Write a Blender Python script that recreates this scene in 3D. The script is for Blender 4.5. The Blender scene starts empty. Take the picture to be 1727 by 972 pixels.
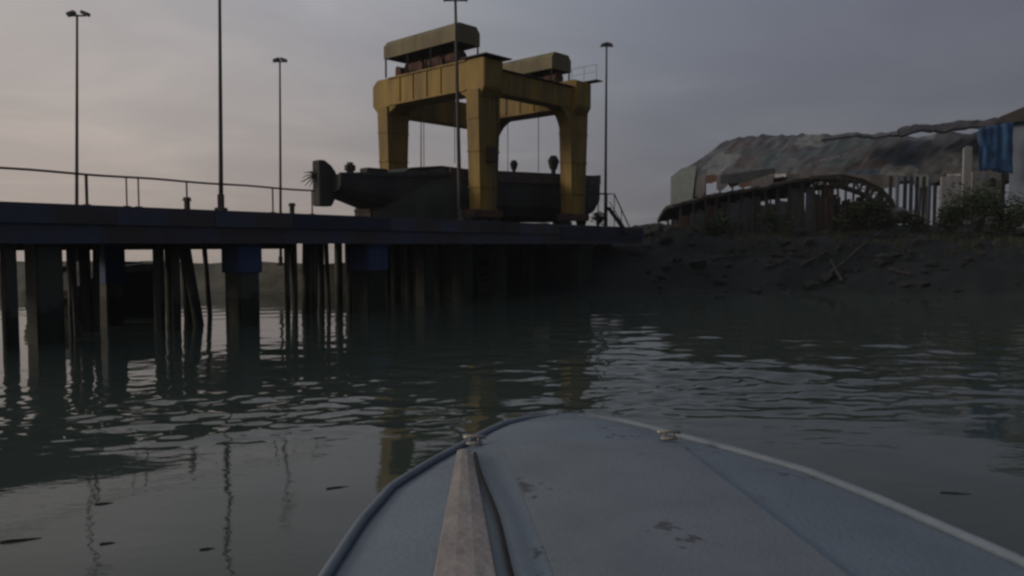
import bpy, bmesh, math, random
import numpy as np
from mathutils import Vector, Matrix, noise
S = bpy.context.scene
R = math.radians
rnd = random.Random(7)

# ------------------------------------------------------------------ camera
F, EYE, HZ = 1300.0, 3.4, 412.0            # focal length in photo pixels, eye height, horizon row
PITCH = math.atan((486 - HZ) / F)
cd = bpy.data.cameras.new('camera'); cam = bpy.data.objects.new('camera', cd)
S.collection.objects.link(cam); S.camera = cam
cam.location = (0, 0, EYE); cam.rotation_euler = (R(90) - PITCH, 0, 0)
cd.sensor_width = 36; cd.lens = 36 * F / 1727; cd.clip_start = 0.05; cd.clip_end = 6000
S.render.resolution_x = 1024; S.render.resolution_y = 577

# ------------------------------------------------------------------ sky, sun, exposure
SUN_EL, SUN_AZ = R(17), R(-100)             # azimuth from +Y, negative = to the left of the view
sundir = Vector((math.sin(SUN_AZ) * math.cos(SUN_EL), math.cos(SUN_AZ) * math.cos(SUN_EL), math.sin(SUN_EL)))
W = bpy.data.worlds.new('World'); S.world = W; W.use_nodes = True
nt = W.node_tree; nt.nodes.clear()
def N(t, **k):
    n = nt.nodes.new(t)
    for a, b in k.items(): setattr(n, a, b)
    return n
def lk(a, b): nt.links.new(a, b)
def math_(op, a, b=None, clamp=False):
    n = N('ShaderNodeMath', operation=op, use_clamp=clamp)
    for i, v in enumerate((a, b)):
        if v is None: continue
        if isinstance(v, (int, float)): n.inputs[i].default_value = v
        else: lk(v, n.inputs[i])
    return n.outputs[0]
def ramp(fac, stops):
    n = N('ShaderNodeValToRGB'); e = n.color_ramp.elements
    while len(e) < len(stops): e.new(0.5)
    for i, (p, c) in enumerate(stops): e[i].position = p; e[i].color = (*c, 1)
    lk(fac, n.inputs[0]); return n.outputs[0]
def mixc(f, a, b, bt='MIX'):
    n = N('ShaderNodeMix', data_type='RGBA', blend_type=bt)
    for i, v in ((0, f), (6, a), (7, b)):
        if isinstance(v, (int, float)): n.inputs[i].default_value = v
        elif isinstance(v, tuple): n.inputs[i].default_value = (*v, 1)
        else: lk(v, n.inputs[i])
    return n.outputs[2]
tc = N('ShaderNodeTexCoord'); sp = N('ShaderNodeSeparateXYZ'); lk(tc.outputs['Generated'], sp.inputs[0])
X, Y, Z = sp.outputs
azf = math_('ADD', math_('MULTIPLY', X, 0.5), 0.5, True)
low = ramp(azf, [(0.0, (.46, .37, .32)), (.25, (.40, .335, .29)), (.38, (.31, .262, .235)), (.51, (.198, .184, .182)), (.59, (.146, .142, .152)), (.72, (.117, .119, .136)), (1, (.088, .092, .108))])
high = ramp(azf, [(0.0, (.47, .43, .42)), (.245, (.43, .405, .40)), (.385, (.34, .338, .365)), (.50, (.25, .264, .302)), (.59, (.187, .206, .25)), (.72, (.134, .143, .182)), (1, (.09, .095, .125))])
elev = ramp(Z, [(0.0, (0, 0, 0)), (.30, (1, 1, 1))])
g = mixc(elev, low, high)
# cloud deck: noise stretched towards the horizon
zz = math_('ADD', math_('MAXIMUM', Z, 0.0), 0.12)
cb = N('ShaderNodeCombineXYZ'); lk(math_('DIVIDE', X, zz), cb.inputs[0]); lk(math_('DIVIDE', Y, zz), cb.inputs[1])
n1 = N('ShaderNodeTexNoise'); n1.inputs['Scale'].default_value = 0.9; n1.inputs['Detail'].default_value = 6; n1.inputs['Roughness'].default_value = .55; n1.inputs['Distortion'].default_value = .5
lk(cb.outputs[0], n1.inputs['Vector'])
cl = ramp(n1.outputs[0], [(.30, (.91, .91, .93)), (.50, (1, 1, 1)), (.72, (1.18, 1.17, 1.14))])
clouds = mixc(1.0, g, cl, 'MULTIPLY')
below = mixc(math_('GREATER_THAN', Z, -0.004), (.05, .055, .055), clouds)
sky = N('ShaderNodeTexSky', sky_type='NISHITA'); sky.sun_disc = False
sky.sun_elevation = SUN_EL; sky.sun_rotation = SUN_AZ; sky.air_density = 2; sky.dust_density = 5
scaled = N('ShaderNodeVectorMath', operation='SCALE'); lk(below, scaled.inputs[0]); scaled.inputs['Scale'].default_value = 20.0
mx = mixc(0.992, sky.outputs[0], scaled.outputs[0])
bg = N('ShaderNodeBackground'); bg.inputs['Strength'].default_value = 0.05; lk(mx, bg.inputs[0])
wo = N('ShaderNodeOutputWorld'); lk(bg.outputs[0], wo.inputs[0])
sl = bpy.data.lights.new('sun', 'SUN'); so = bpy.data.objects.new('sun', sl); S.collection.objects.link(so)
sl.energy = 1.35; sl.angle = R(14); sl.color = (1.0, .84, .66)
so.rotation_euler = (-sundir).to_track_quat('-Z', 'Y').to_euler(); so.location = (-40, 0, 40)
S.view_settings.view_transform = 'Standard'; S.view_settings.look = 'None'
S.view_settings.exposure = 0; S.view_settings.gamma = 1; S.view_settings.use_curve_mapping = False
S.render.engine = 'CYCLES'; S.cycles.use_denoising = True; S.cycles.max_bounces = 8
S.cycles.volume_bounces = 0; S.cycles.volume_max_steps = 64
S.cycles.filter_width = 2.6
S.cycles.caustics_reflective = False; S.cycles.caustics_refractive = False

# ------------------------------------------------------------------ helpers
def at(px, py, D):
    """photo pixel + distance ahead -> world point"""
    u = (px - 863.5) / F; v = (486 - py) / F
    dy = math.cos(PITCH) + v * math.sin(PITCH); dz = -math.sin(PITCH) + v * math.cos(PITCH)
    return Vector((u / dy * D, D, EYE + dz / dy * D))
PD = Vector((.568, .823, 0)).normalized()      # along the pier, away from the viewer
PN = Vector((-PD.y, PD.x, 0))                  # across it, inland
P0 = Vector((-14.27, 21.5, 0))
def pp(t, b, z=0): return P0 + PD * t + PN * b + Vector((0, 0, z))
def pier_t(px, b):
    k = at(px, 450, 1).x
    o = P0 + PN * b
    return (k * o.y - o.x) / (PD.x - k * PD.y)

def mat(name, col, rough=.8, var=.35, scale=1.5, bump=.3, metal=0, col2=None, spec=.3, streak=False, bscale=None, thr=(.38, .62)):
    m = bpy.data.materials.new(name); m.use_nodes = True; t = m.node_tree; b = t.nodes['Principled BSDF']
    b.inputs['Roughness'].default_value = rough; b.inputs['Metallic'].default_value = metal
    b.inputs['Specular IOR Level'].default_value = spec
    tcn = t.nodes.new('ShaderNodeTexCoord'); mp = t.nodes.new('ShaderNodeMapping')
    t.links.new(tcn.outputs['Object'], mp.inputs[0])
    if streak: mp.inputs['Scale'].default_value = (1, 1, .18)
    n = t.nodes.new('ShaderNodeTexNoise'); n.inputs['Scale'].default_value = scale; n.inputs['Detail'].default_value = 8; n.inputs['Roughness'].default_value = .65
    t.links.new(mp.outputs[0], n.inputs['Vector'])
    r = t.nodes.new('ShaderNodeValToRGB'); e = r.color_ramp.elements
    c2 = col2 or tuple(c * (1 - var) for c in col)
    e[0].position = thr[0]; e[0].color = (*c2, 1); e[1].position = thr[1]; e[1].color = (*col, 1)
    t.links.new(n.outputs[0], r.inputs[0]); t.links.new(r.outputs[0], b.inputs['Base Color'])
    if bump:
        n2 = t.nodes.new('ShaderNodeTexNoise'); n2.inputs['Scale'].default_value = bscale or scale * 6; n2.inputs['Detail'].default_value = 5
        t.links.new(tcn.outputs['Object'], n2.inputs['Vector'])
        bp = t.nodes.new('ShaderNodeBump'); bp.inputs['Strength'].default_value = bump; bp.inputs['Distance'].default_value = .04
        t.links.new(n2.outputs[0], bp.inputs['Height']); t.links.new(bp.outputs[0], b.inputs['Normal'])
    return m
M = dict(
    yellow=mat('yellow_paint', (.245, .160, .028), .65, scale=.8, col2=(.125, .084, .026), streak=True),
    yellow_dull=mat('dull_yellow_paint', (.155, .135, .072), .7, scale=.9, col2=(.095, .08, .05), streak=True),
    rust=mat('rusty_steel', (.10, .045, .03), .85, scale=2.5, col2=(.035, .025, .022)),
    dark=mat('dark_steel', (.035, .033, .034), .7, scale=2),
    pole=mat('pole_steel', (.05, .045, .045), .6, scale=1, streak=True),
    conc=mat('weathered_concrete', (.07, .068, .062), .9, scale=.8, col2=(.04, .045, .038), streak=True, bump=.6),
    wet=mat('algae_concrete', (.016, .019, .014), .7, scale=1.2, col2=(.008, .012, .008), streak=True, bump=.6),
    fascia=mat('navy_fascia', (.055, .065, .11), .8, scale=.35, col2=(.055, .048, .048), streak=True, bump=.5, thr=(.42, .6)),
    blue=mat('blue_paint', (.025, .055, .14), .7, scale=1.4, col2=(.02, .03, .06), streak=True),
    hull=mat('hull_grey', (.035, .038, .036), .8, scale=.6, col2=(.02, .02, .023), streak=True, bump=.4),
    hullred=mat('hull_maroon', (.085, .06, .055), .8, scale=.8, col2=(.045, .03, .03)),
    wood=mat('old_wood', (.055, .045, .037), .9, scale=2, col2=(.024, .021, .019), streak=True),
    trunk=mat('bark', (.06, .045, .035), .95, scale=4),
    leaf=mat('dark_leaf', (.045, .065, .022), .7, scale=3, col2=(.02, .035, .012), bump=0),
    leaf2=mat('dull_leaf', (.07, .075, .03), .7, scale=3, col2=(.03, .035, .018), bump=0),
    white=mat('dirty_white', (.36, .36, .37), .8, scale=1.0, col2=(.2, .2, .2), streak=True),
    pale=mat('pale_blue_wall', (.16, .20, .25), .85, scale=.5, col2=(.11, .13, .16), streak=True),
    rust2=mat('dark_weathered_sheet', (.05, .044, .044), .85, scale=.7, col2=(.022, .024, .034)),
    bluedk=mat('faded_blue', (.022, .035, .075), .8, scale=1, col2=(.022, .024, .035), streak=True),
    tarp=mat('blue_tarp', (.028, .095, .21), .7, scale=.9, col2=(.018, .05, .12), bump=.6, bscale=2),
    tarp2=mat('teal_sheet', (.10, .13, .13), .6, scale=.8, col2=(.07, .09, .09), bump=.5, bscale=2),
    lamp=mat('lamp_housing', (.07, .065, .06), .5, scale=3),
    glassy=mat('lamp_glass', (.25, .24, .22), .2, scale=3, bump=0, spec=.6),
    rock=mat('rubble_rock', (.026, .027, .028), .95, scale=2, col2=(.012, .014, .015), bump=.6),
    canvas=mat('dark_canvas', (.030, .033, .031), .9, scale=.9, col2=(.016, .018, .018), streak=True, bump=.6, bscale=3),
    wetshade=mat('shaded_algae_concrete', (.016, .019, .014), .8, scale=1.2, col2=(.008, .012, .008), streak=True, bump=.6),  # copy without the pale tide band; under-deck shade is put into the colour
    driftwood=mat('driftwood', (.050, .047, .044), .95, scale=3, col2=(.025, .025, .024)),
    rope=mat('black_rope', (.012, .012, .014), .8, scale=20),
)

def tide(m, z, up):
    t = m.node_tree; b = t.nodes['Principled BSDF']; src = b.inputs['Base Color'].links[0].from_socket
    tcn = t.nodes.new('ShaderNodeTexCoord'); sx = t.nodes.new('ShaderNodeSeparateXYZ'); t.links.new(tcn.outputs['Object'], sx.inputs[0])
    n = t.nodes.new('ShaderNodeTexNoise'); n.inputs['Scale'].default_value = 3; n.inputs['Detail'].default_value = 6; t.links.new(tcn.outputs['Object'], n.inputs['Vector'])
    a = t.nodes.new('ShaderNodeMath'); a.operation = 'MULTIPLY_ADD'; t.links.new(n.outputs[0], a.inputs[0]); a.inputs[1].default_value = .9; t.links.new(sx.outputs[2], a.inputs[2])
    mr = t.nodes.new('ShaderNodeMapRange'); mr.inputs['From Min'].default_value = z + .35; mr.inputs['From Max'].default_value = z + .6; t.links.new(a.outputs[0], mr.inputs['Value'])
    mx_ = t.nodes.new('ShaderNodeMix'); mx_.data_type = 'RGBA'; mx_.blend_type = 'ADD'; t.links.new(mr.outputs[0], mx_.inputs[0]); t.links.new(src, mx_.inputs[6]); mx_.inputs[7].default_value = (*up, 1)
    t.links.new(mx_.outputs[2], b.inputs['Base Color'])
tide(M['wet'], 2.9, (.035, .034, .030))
def link(o): S.collection.objects.link(o); return o
def tag(o, label=None, cat=None, group=None, kind=None):
    for k, v in (('label', label), ('category', cat), ('group', group), ('kind', kind)):
        if v: o[k] = v
    return o
def empty(name, loc, rz=0, label=None, cat=None, group=None):
    o = link(bpy.data.objects.new(name, None)); o.location = loc; o.rotation_euler = (0, 0, rz)
    o.empty_display_size = .2
    return tag(o, label, cat, group)
class MB:
    def __init__(s): s.bm = bmesh.new()
    def box(s, c, size, rz=0, mtx=None, bev=0):
        b = bmesh.new(); bmesh.ops.create_cube(b, size=1)
        bmesh.ops.scale(b, vec=size, verts=b.verts)
        if bev: bmesh.ops.bevel(b, geom=b.edges[:], offset=bev, segments=2, affect='EDGES')
        bmesh.ops.transform(b, matrix=Matrix.Translation(c) @ Matrix.Rotation(rz, 4, 'Z') @ (mtx or Matrix()), verts=b.verts)
        s.merge(b); return s
    def merge(s, b):
        m = bpy.data.meshes.new('t'); b.to_mesh(m); s.bm.from_mesh(m); bpy.data.meshes.remove(m); b.free()
    def bar(s, a, b, w, h=None):
        """square bar from a to b"""
        a, b = Vector(a), Vector(b); d = b - a; L = d.length
        if L < 1e-6: return s
        q = d.to_track_quat('Z', 'Y').to_matrix().to_4x4()
        bb = bmesh.new(); bmesh.ops.create_cube(bb, size=1); bmesh.ops.scale(bb, vec=(w, h or w, L), verts=bb.verts)
        bmesh.ops.transform(bb, matrix=Matrix.Translation((a + b) / 2) @ q, verts=bb.verts); s.merge(bb); return s
    def tube(s, pts, r, n=8, r1=None, wob=0):
        pts = [Vector(p) for p in pts]; rings = []; K = len(pts)
        for i, p in enumerate(pts):
            d = (pts[min(i + 1, K - 1)] - pts[max(i - 1, 0)]).normalized()
            q = d.to_track_quat('Z', 'Y'); rr = r + ((r1 if r1 is not None else r) - r) * i / (K - 1)
            ring = []
            for k in range(n):
                a = 2 * math.pi * k / n; w = rr * (1 + wob * rnd.uniform(-1, 1))
                ring.append(s.bm.verts.new(p + q @ Vector((w * math.cos(a), w * math.sin(a), 0))))
            rings.append(ring)
        for i in range(K - 1):
            for k in range(n):
                s.bm.faces.new((rings[i][k], rings[i][(k + 1) % n], rings[i + 1][(k + 1) % n], rings[i + 1][k]))
        s.bm.faces.new(rings[0][::-1]); s.bm.faces.new(rings[-1]); return s
    def prism(s, poly, axis_vec, origin, ux, uz, bev=0):
        """polygon (a,b) in plane origin+a*ux+b*uz, extruded by axis_vec"""
        b = bmesh.new()
        v = [b.verts.new(origin + ux * p[0] + uz * p[1]) for p in poly]
        f = b.faces.new(v); r = bmesh.ops.extrude_face_region(b, geom=[f])
        vs = [e for e in r['geom'] if isinstance(e, bmesh.types.BMVert)]
        bmesh.ops.translate(b, vec=axis_vec, verts=vs)
        bmesh.ops.recalc_face_normals(b, faces=b.faces)
        if bev:
            ed = [e for e in b.edges if len(e.link_faces) == 2 and e.calc_face_angle(0) > .6]
            bmesh.ops.bevel(b, geom=ed, offset=bev, segments=2, affect='EDGES')
        s.merge(b); return s
    def build(s, name, m, parent=None, smooth=False, subdiv=0, jit=0):
        if subdiv: bmesh.ops.subdivide_edges(s.bm, edges=s.bm.edges[:], cuts=subdiv, use_grid_fill=True)
        if jit:
            for v in s.bm.verts: v.co += Vector(noise.noise_vector(v.co * 1.3)) * jit
        bmesh.ops.recalc_face_normals(s.bm, faces=s.bm.faces)
        me = bpy.data.meshes.new(name); s.bm.to_mesh(me); s.bm.free()
        if m: me.materials.append(m)
        if smooth:
            for p in me.polygons: p.use_smooth = True
        o = link(bpy.data.objects.new(name, me))
        if parent:
            o.parent = parent; o.matrix_parent_inverse = Matrix()
            if parent.type == 'EMPTY' or parent.parent: pass
        return o
def rebase(root):
    """children were meshed in world space: keep them where they are under a moved root"""
    bpy.context.view_layer.update()
def part(mb, name, m, parent, **k):
    """mesh given in WORLD coordinates, parented without moving; its origin sits at its own middle"""
    o = mb.build(name, m, None, **k)
    me = o.data; n = len(me.vertices); a = np.empty(n * 3); me.vertices.foreach_get('co', a); a = a.reshape(-1, 3)
    c = (a.max(0) + a.min(0)) / 2; c[2] = a[:, 2].min()
    a -= c; me.vertices.foreach_set('co', a.ravel()); me.update()
    o.matrix_world = Matrix.Translation(c)
    if parent:
        bpy.context.view_layer.update()
        o.parent = parent; o.matrix_parent_inverse = parent.matrix_world.inverted()
    return o
def fbm(x, y, s, seed=0, o=4):
    v = 0; a = 1
    for i in range(o):
        v += a * noise.noise(Vector((x * s, y * s, seed + i * 7.3))); a *= .5; s *= 2.03
    return v
def sstep(a, b, x): t = min(1, max(0, (x - a) / (b - a))); return t * t * (3 - 2 * t)

# ------------------------------------------------------------------ ground (bank) and water
def shore(x):
    pts = [(-400, 54), (-30, 50), (-14, 48), (-4, 47), (3, 48), (10, 49), (16, 47), (24, 44.5), (34, 42.5), (60, 39), (400, 28)]
    for (a, b), (c, d) in zip(pts, pts[1:]):
        if x <= c: return b + (d - b) * (x - a) / (c - a)
    return pts[-1][1]
def height(x, y):
    d = y - shore(x) + fbm(x, y, .12, 3) * 1.6
    r = sstep(-9, -3, x)
    bund = min(d * .55, 2.15, (9 - d) * .5)
    land = min(d * .42, 2.6 + d * .09, 4.25 + .5 * sstep(14, 30, x))
    h = bund * (1 - r) + land * r
    h += .55 * sstep(8, 11, x) * sstep(5, 9, d) * math.exp(-((x - 12.5) / 5) ** 2) + .25 * sstep(9, 13, x) * sstep(6, 10, d)
    h = max(h, -1.5)
    if h > -.3:
        h += (fbm(x, y, .35, 9) * .35 + fbm(x, y, 1.5, 19, 3) * .12) * (1 if x > 9 else .45)
    return h
gx = np.concatenate([np.linspace(-480, -70, 8), np.linspace(-60, 8, 60), np.linspace(8.4, 50, 120), np.linspace(52, 110, 20), np.linspace(150, 480, 6)])
gy = np.concatenate([np.linspace(26, 39.5, 8), np.linspace(40, 75, 110), np.linspace(76.5, 120, 25), np.linspace(140, 480, 8)])
vs = [(x, y, height(x, y)) for y in gy for x in gx]
nx, ny = len(gx), len(gy)
fs = [(j * nx + i, j * nx + i + 1, (j + 1) * nx + i + 1, (j + 1) * nx + i) for j in range(ny - 1) for i in range(nx - 1)]
me = bpy.data.meshes.new('ground'); me.from_pydata(vs, [], fs)
me.materials.append(mat('mud_and_rubble', (.014, .018, .019), .95, scale=.5, col2=(.006, .011, .012), bump=.8, bscale=4))
me.materials.append(mat('pale_mud', (.11, .105, .088), .9, scale=.5, col2=(.06, .06, .05), bump=.8, bscale=4))
for p in me.polygons:
    c = p.center; p.material_index = 1 if c.x < -1.5 + 1.2 * noise.noise(Vector((c.x, c.y, 0))) else 0
    p.use_smooth = True
ground = link(bpy.data.objects.new('ground', me)); tag(ground, kind='structure')

def waves():
    rs = np.random.RandomState(3)
    # rings: about one per half picture row, so ripples hold up right to the far bank
    pix = np.concatenate([np.arange(1.2, 60, .5), np.arange(60, 640, .62)])[::-1]
    r = 770 * 3.0 / pix
    r = np.concatenate([[.3, 1, 2, 3], r[r > 3.2], [480.]])
    th = np.concatenate([np.linspace(-180, -46, 60)[:-1], np.linspace(-46, 46, 1150), np.linspace(46, 180, 60)[1:]]) * math.pi / 180
    RR, TT = np.meshgrid(r, th, indexing='ij')
    Xw, Yw = RR * np.sin(TT), RR * np.cos(TT)
    dr = np.gradient(r)[:, None]
    Zw = np.zeros_like(Xw)
    # slow patches of wind
    def lowf(s, n, seed):
        q = np.random.RandomState(seed); v = 0
        for _ in range(n):
            a = q.uniform(0, 6.28); k = s * q.uniform(.5, 1.6)
            v = v + np.sin(k * (Xw * np.cos(a) + Yw * np.sin(a)) + q.uniform(0, 6.28))
        return v / math.sqrt(n)
    p = lowf(.35, 8, 5); p2 = lowf(1.1, 8, 15)
    def ss(a, b, x): t = np.clip((x - a) / (b - a), 0, 1); return t * t * (3 - 2 * t)
    Yb = Yw + .75 * p + .35 * p2 + .06 * Xw + .6 * np.clip(-Xw - 3, 0, 6)
    near = ss(11.6, 13.6, Yb)
    nearR = ss(10.0, 14.5, Yb) * ss(1, 3.5, Xw)
    far = 1 - np.where(Xw < 2, .74 * ss(15.5, 22, Yb), .74 * ss(20 - .15 * Xw, 30 - .2 * Xw, Yb))
    amp = np.maximum(near, nearR) * far
    amp = .055 + .945 * amp
    amp *= np.clip(1 + .55 * lowf(.8, 8, 25), .12, 2.2) * (1 - .32 * (1 - ss(-2, 4, Xw)))
    for i in range(110):
        lam = .24 * (2.0 / .24) ** rs.uniform(0, 1)
        a = rs.normal(R(100), R(34)); k = 2 * math.pi / lam
        slope = .0125 * .80 * (lam / .8) ** -.15
        att = np.clip(lam / (2.5 * np.maximum(dr, RR * .0014)) - .6, 0, 1)
        ph = k * (Xw * math.cos(a) + Yw * math.sin(a)) + rs.uniform(0, 6.28) + .5 * p2
        s_ = np.sin(ph)
        Zw += amp * att * slope / k * (s_ + .25 * s_ * s_)
    # gentle long wobble everywhere (bends the reflections of the poles)
    for i in range(14):
        lam = rs.uniform(1.0, 3.2); a = rs.normal(R(95), R(40)); k = 2 * math.pi / lam
        att = np.clip(lam / (2.5 * dr) - .6, 0, 1)
        Zw += att * .0022 / k * np.sin(k * (Xw * math.cos(a) + Yw * math.sin(a)) + rs.uniform(0, 6.28))
    nr, nth = Xw.shape
    co = np.stack([Xw, Yw, Zw], -1).reshape(-1, 3).astype(np.float32)
    me = bpy.data.meshes.new('water'); me.vertices.add(len(co)); me.vertices.foreach_set('co', co.ravel())
    i, j = np.meshgrid(np.arange(nr - 1), np.arange(nth - 1), indexing='ij')
    q = np.stack([i * nth + j, i * nth + j + 1, (i + 1) * nth + j + 1, (i + 1) * nth + j], -1).reshape(-1, 4)[:, ::-1]
    nf = len(q); me.loops.add(nf * 4); me.loops.foreach_set('vertex_index', q.ravel().astype(np.int32))
    me.polygons.add(nf); me.polygons.foreach_set('loop_start', np.arange(0, nf * 4, 4, dtype=np.int32))
    me.polygons.foreach_set('use_smooth', np.ones(nf, dtype=bool))
    me.update(calc_edges=True); me.validate()
    return me
wm = waves()
m = bpy.data.materials.new('harbour_water'); m.use_nodes = True; t = m.node_tree; b = t.nodes['Principled BSDF']
b.inputs['Base Color'].default_value = (.038, .053, .046, 1); b.inputs['Roughness'].default_value = .035; b.inputs['IOR'].default_value = 1.333
b.inputs['Specular IOR Level'].default_value = .5
tcn = t.nodes.new('ShaderNodeTexCoord'); n_ = t.nodes.new('ShaderNodeTexNoise'); n_.inputs['Scale'].default_value = 7; n_.inputs['Detail'].default_value = 3
mp = t.nodes.new('ShaderNodeMapping'); mp.inputs['Scale'].default_value = (.6, 1, 1)
t.links.new(tcn.outputs['Object'], mp.inputs[0]); t.links.new(mp.outputs[0], n_.inputs['Vector'])
bp = t.nodes.new('ShaderNodeBump'); bp.inputs['Strength'].default_value = .10; bp.inputs['Distance'].default_value = .02
t.links.new(n_.outputs[0], bp.inputs['Height']); t.links.new(bp.outputs[0], b.inputs['Normal'])
wm.materials.append(m)
WL = .4; water = link(bpy.data.objects.new('water', wm)); water.location.z = WL; tag(water, kind='structure')

# ------------------------------------------------------------------ pier with railing
DZ = 4.56                                     # top of the deck
pier = empty('pier', pp(0, 3, 0), 0, 'long dark pier on concrete columns with a thin railing, left of the yellow crane', 'pier')
def slab(t0, t1, b0, b1, z0, z1):
    return MB().prism([(t0, z0), (t1, z0), (t1, z1), (t0, z1)], PN * (b1 - b0), P0 + PN * b0, PD, Vector((0, 0, 1)))
T0, T1, T2 = -9, 14.5, 41.5
part(slab(T0, T1 - .003, .12, 5.6, 4.2, DZ), 'deck', M['conc'], pier)
part(slab(T0, T1 - .003, -.1, .35, 3.42, DZ + .03), 'edge_beam', M['fascia'], pier)
part(slab(T0, T1 - .003, 5.2, 5.62, 3.18, 4.21), 'edge_beam', M['conc'], pier)
for t_ in np.arange(T0 + 1, T1, 3.1):
    part(slab(t_, t_ + .5, .36, 5.19, 3.6, 4.195), 'cross_beam', M['conc'], pier)
def pile(px, w, b, parent, top=3.45, slant=0, cap=None, square=True, m=None, name='column', bottom=-1.5):
    t_ = pier_t(px, b); base = pp(t_, b, bottom); head = base + Vector((-slant, 0, top - bottom)); mb = MB()
    if square:
        w *= .74
        q = math.atan2(PD.y, PD.x)
        n = 7
        bb = bmesh.new(); bmesh.ops.create_cube(bb, size=1); bmesh.ops.scale(bb, vec=(w, w, top - bottom), verts=bb.verts)
        ve = [e for e in bb.edges if abs(e.verts[0].co.z - e.verts[1].co.z) > .5]
        bmesh.ops.bevel(bb, geom=ve, offset=w * .08, segments=2, affect='EDGES')
        bmesh.ops.transform(bb, matrix=Matrix.Translation((base + head) / 2) @ Matrix.Rotation(q, 4, 'Z'), verts=bb.verts)
        mb.merge(bb)
    else:
        mb.tube([base + (head - base) * i / 8 for i in range(9)], w / 2, 10, wob=.04)
    c = part(mb, name, m or M['wet'], parent, smooth=not square)
    if cap:
        q = math.atan2(PD.y, PD.x); h = cap
        part(MB().box(head - Vector((0, 0, h / 2 + .01)), (w + .12, w + .12, h), q, bev=.03), 'painted_head', M['blue'], c)
    return c
pile(14, .45, .5, pier); 
pile(74, 1.05, .75, pier)
pile(120, .28, 3.4, pier, square=False); pile(143, .36, 3.2, pier, square=False, m=M['conc'])
pile(186, .85, 4.4, pier, cap=1.5)
pile(270, .30, 2.2, pier, square=False); pile(286, .34, 3.6, pier, square=False, m=M['conc']); pile(296, .3, 1.2, pier, square=False)
pile(346, .38, 1.6, pier, slant=.75, square=False); pile(333, .42, 3.0, pier, slant=.5, square=False); pile(318, .3, 4.6, pier, slant=.2, square=False, m=M['conc'])
pile(408, 1.25, .75, pier, cap=1.1)
pile(484, .22, 1.0, pier, square=False); pile(514, .42, 2.6, pier, slant=-.12, square=False)
pile(541, .32, 3.6, pier, square=False, m=M['conc']); pile(571, .40, 4.8, pier, square=False); pile(500, .2, 5, pier, square=False, slant=.3)
pile(-60, 1.0, .75, pier); pile(-20, .3, 3.5, pier, square=False, slant=.3)
for px_, w_, b_, m_, sl_ in ((128, .18, 2.2, 'conc', .1), (158, .22, 3.0, 'conc', -.1), (264, .24, 1.4, 'conc', 0), (303, .2, 3.9, 'conc', .25), (357, .2, 4.7, 'conc', .3), (497, .22, 1.8, 'conc', 0), (527, .3, 1.4, 'wet', -.1), (556, .2, 2.4, 'conc', .15), (590, .32, 1.6, 'wet', 0)):
    pile(px_, w_, b_, pier, square=False, m=M[m_], slant=sl_)
# sagging hoses and old ropes hanging below the edge
# railing
rail = MB(); 
rtop = DZ + .97
rail.tube([pp(t_, .12, rtop + .012 * math.sin(t_ * 1.7)) for t_ in np.linspace(T0, pier_t(532, .12), 40)], .038, 6)
ro = part(rail, 'railing', M['rust'], pier)
for px, r_ in ((-90, .03), (150, .05), (217, .026), (237, .026), (318, .03), (462, .03), (528, .03)):
    t_ = pier_t(px, .12); mb = MB().tube([pp(t_, .12, DZ + .02), pp(t_, .12, rtop)], r_, 6)
    mb.box(pp(t_, .12, DZ + .045), (.16, .16, .03))
    part(mb, 'post', M['rust'], ro)

# ------------------------------------------------------------------ quay platform under the crane
quay = empty('quay', pp(28, 6, 0), 0, 'dark quay platform with blue painted edge carrying the yellow crane', 'quay')
part(slab(T1, T2, .12, 17, 4.0, DZ), 'deck', M['conc'], quay)
part(slab(T1, T2, -.1, .4, 3.42, DZ + .03), 'edge_beam', M['fascia'], quay)
part(slab(30, T2 + .01, -.19, -.103, 3.75, DZ - .12), 'blue_edge_board', M['bluedk'], quay)
part(slab(26.0, T2, 13.2, 14, -1.5, 3.995), 'back_wall', M['wetshade'], quay)
part(slab(24.5, 25.0, 3.2, 10.5, -1.5, 3.995), 'cross_wall', M['wetshade'], quay)
pile(622, 1.5, .8, quay, cap=1.2, m=M['wetshade'])
pile(668, .5, 3.0, quay, square=False, m=M['wetshade']); pile(690, .4, 5.0, quay, square=False, m=M['wetshade']); pile(716, .9, 1.2, quay, m=M['wetshade']); pile(741, .5, 3.5, quay, square=False, m=M['wetshade'])
pile(780, 1.1, 1.0, quay, m=M['wetshade']); pile(840, 1.0, 1.2, quay, m=M['wetshade']); pile(892, .7, 2.0, quay, m=M['wetshade']); pile(962, 2.9, 1.8, quay, cap=.35, m=M['wetshade']); pile(1020, 1.1, 2.5, quay, m=M['wetshade'])
for px, b_ in ((655, 7), (705, 8), (728, 6), (760, 7), (800, 5), (820, 9), (865, 6), (915, 8)): pile(px, .5, b_, quay, square=False, m=M['wetshade'])

# weathered facing boards along the whole edge, butted with small gaps
tt_ = T0 + .2; k = 0
while tt_ < 29.6:
    L_ = rnd.uniform(2.2, 3.6); z0_, z1_ = 3.98 + rnd.uniform(-.05, .05), DZ - .02 + rnd.uniform(-.03, 0)
    host = pier if tt_ + L_ < T1 else quay
    part(slab(tt_, min(tt_ + L_ - .03, 29.9), -.17 - rnd.uniform(0, .03), -.103, z0_, z1_), 'facing_board', [M['fascia'], M['rust2'], M['fascia'], M['bluedk']][rnd.randrange(4)], host); tt_ += L_; k += 1
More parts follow.
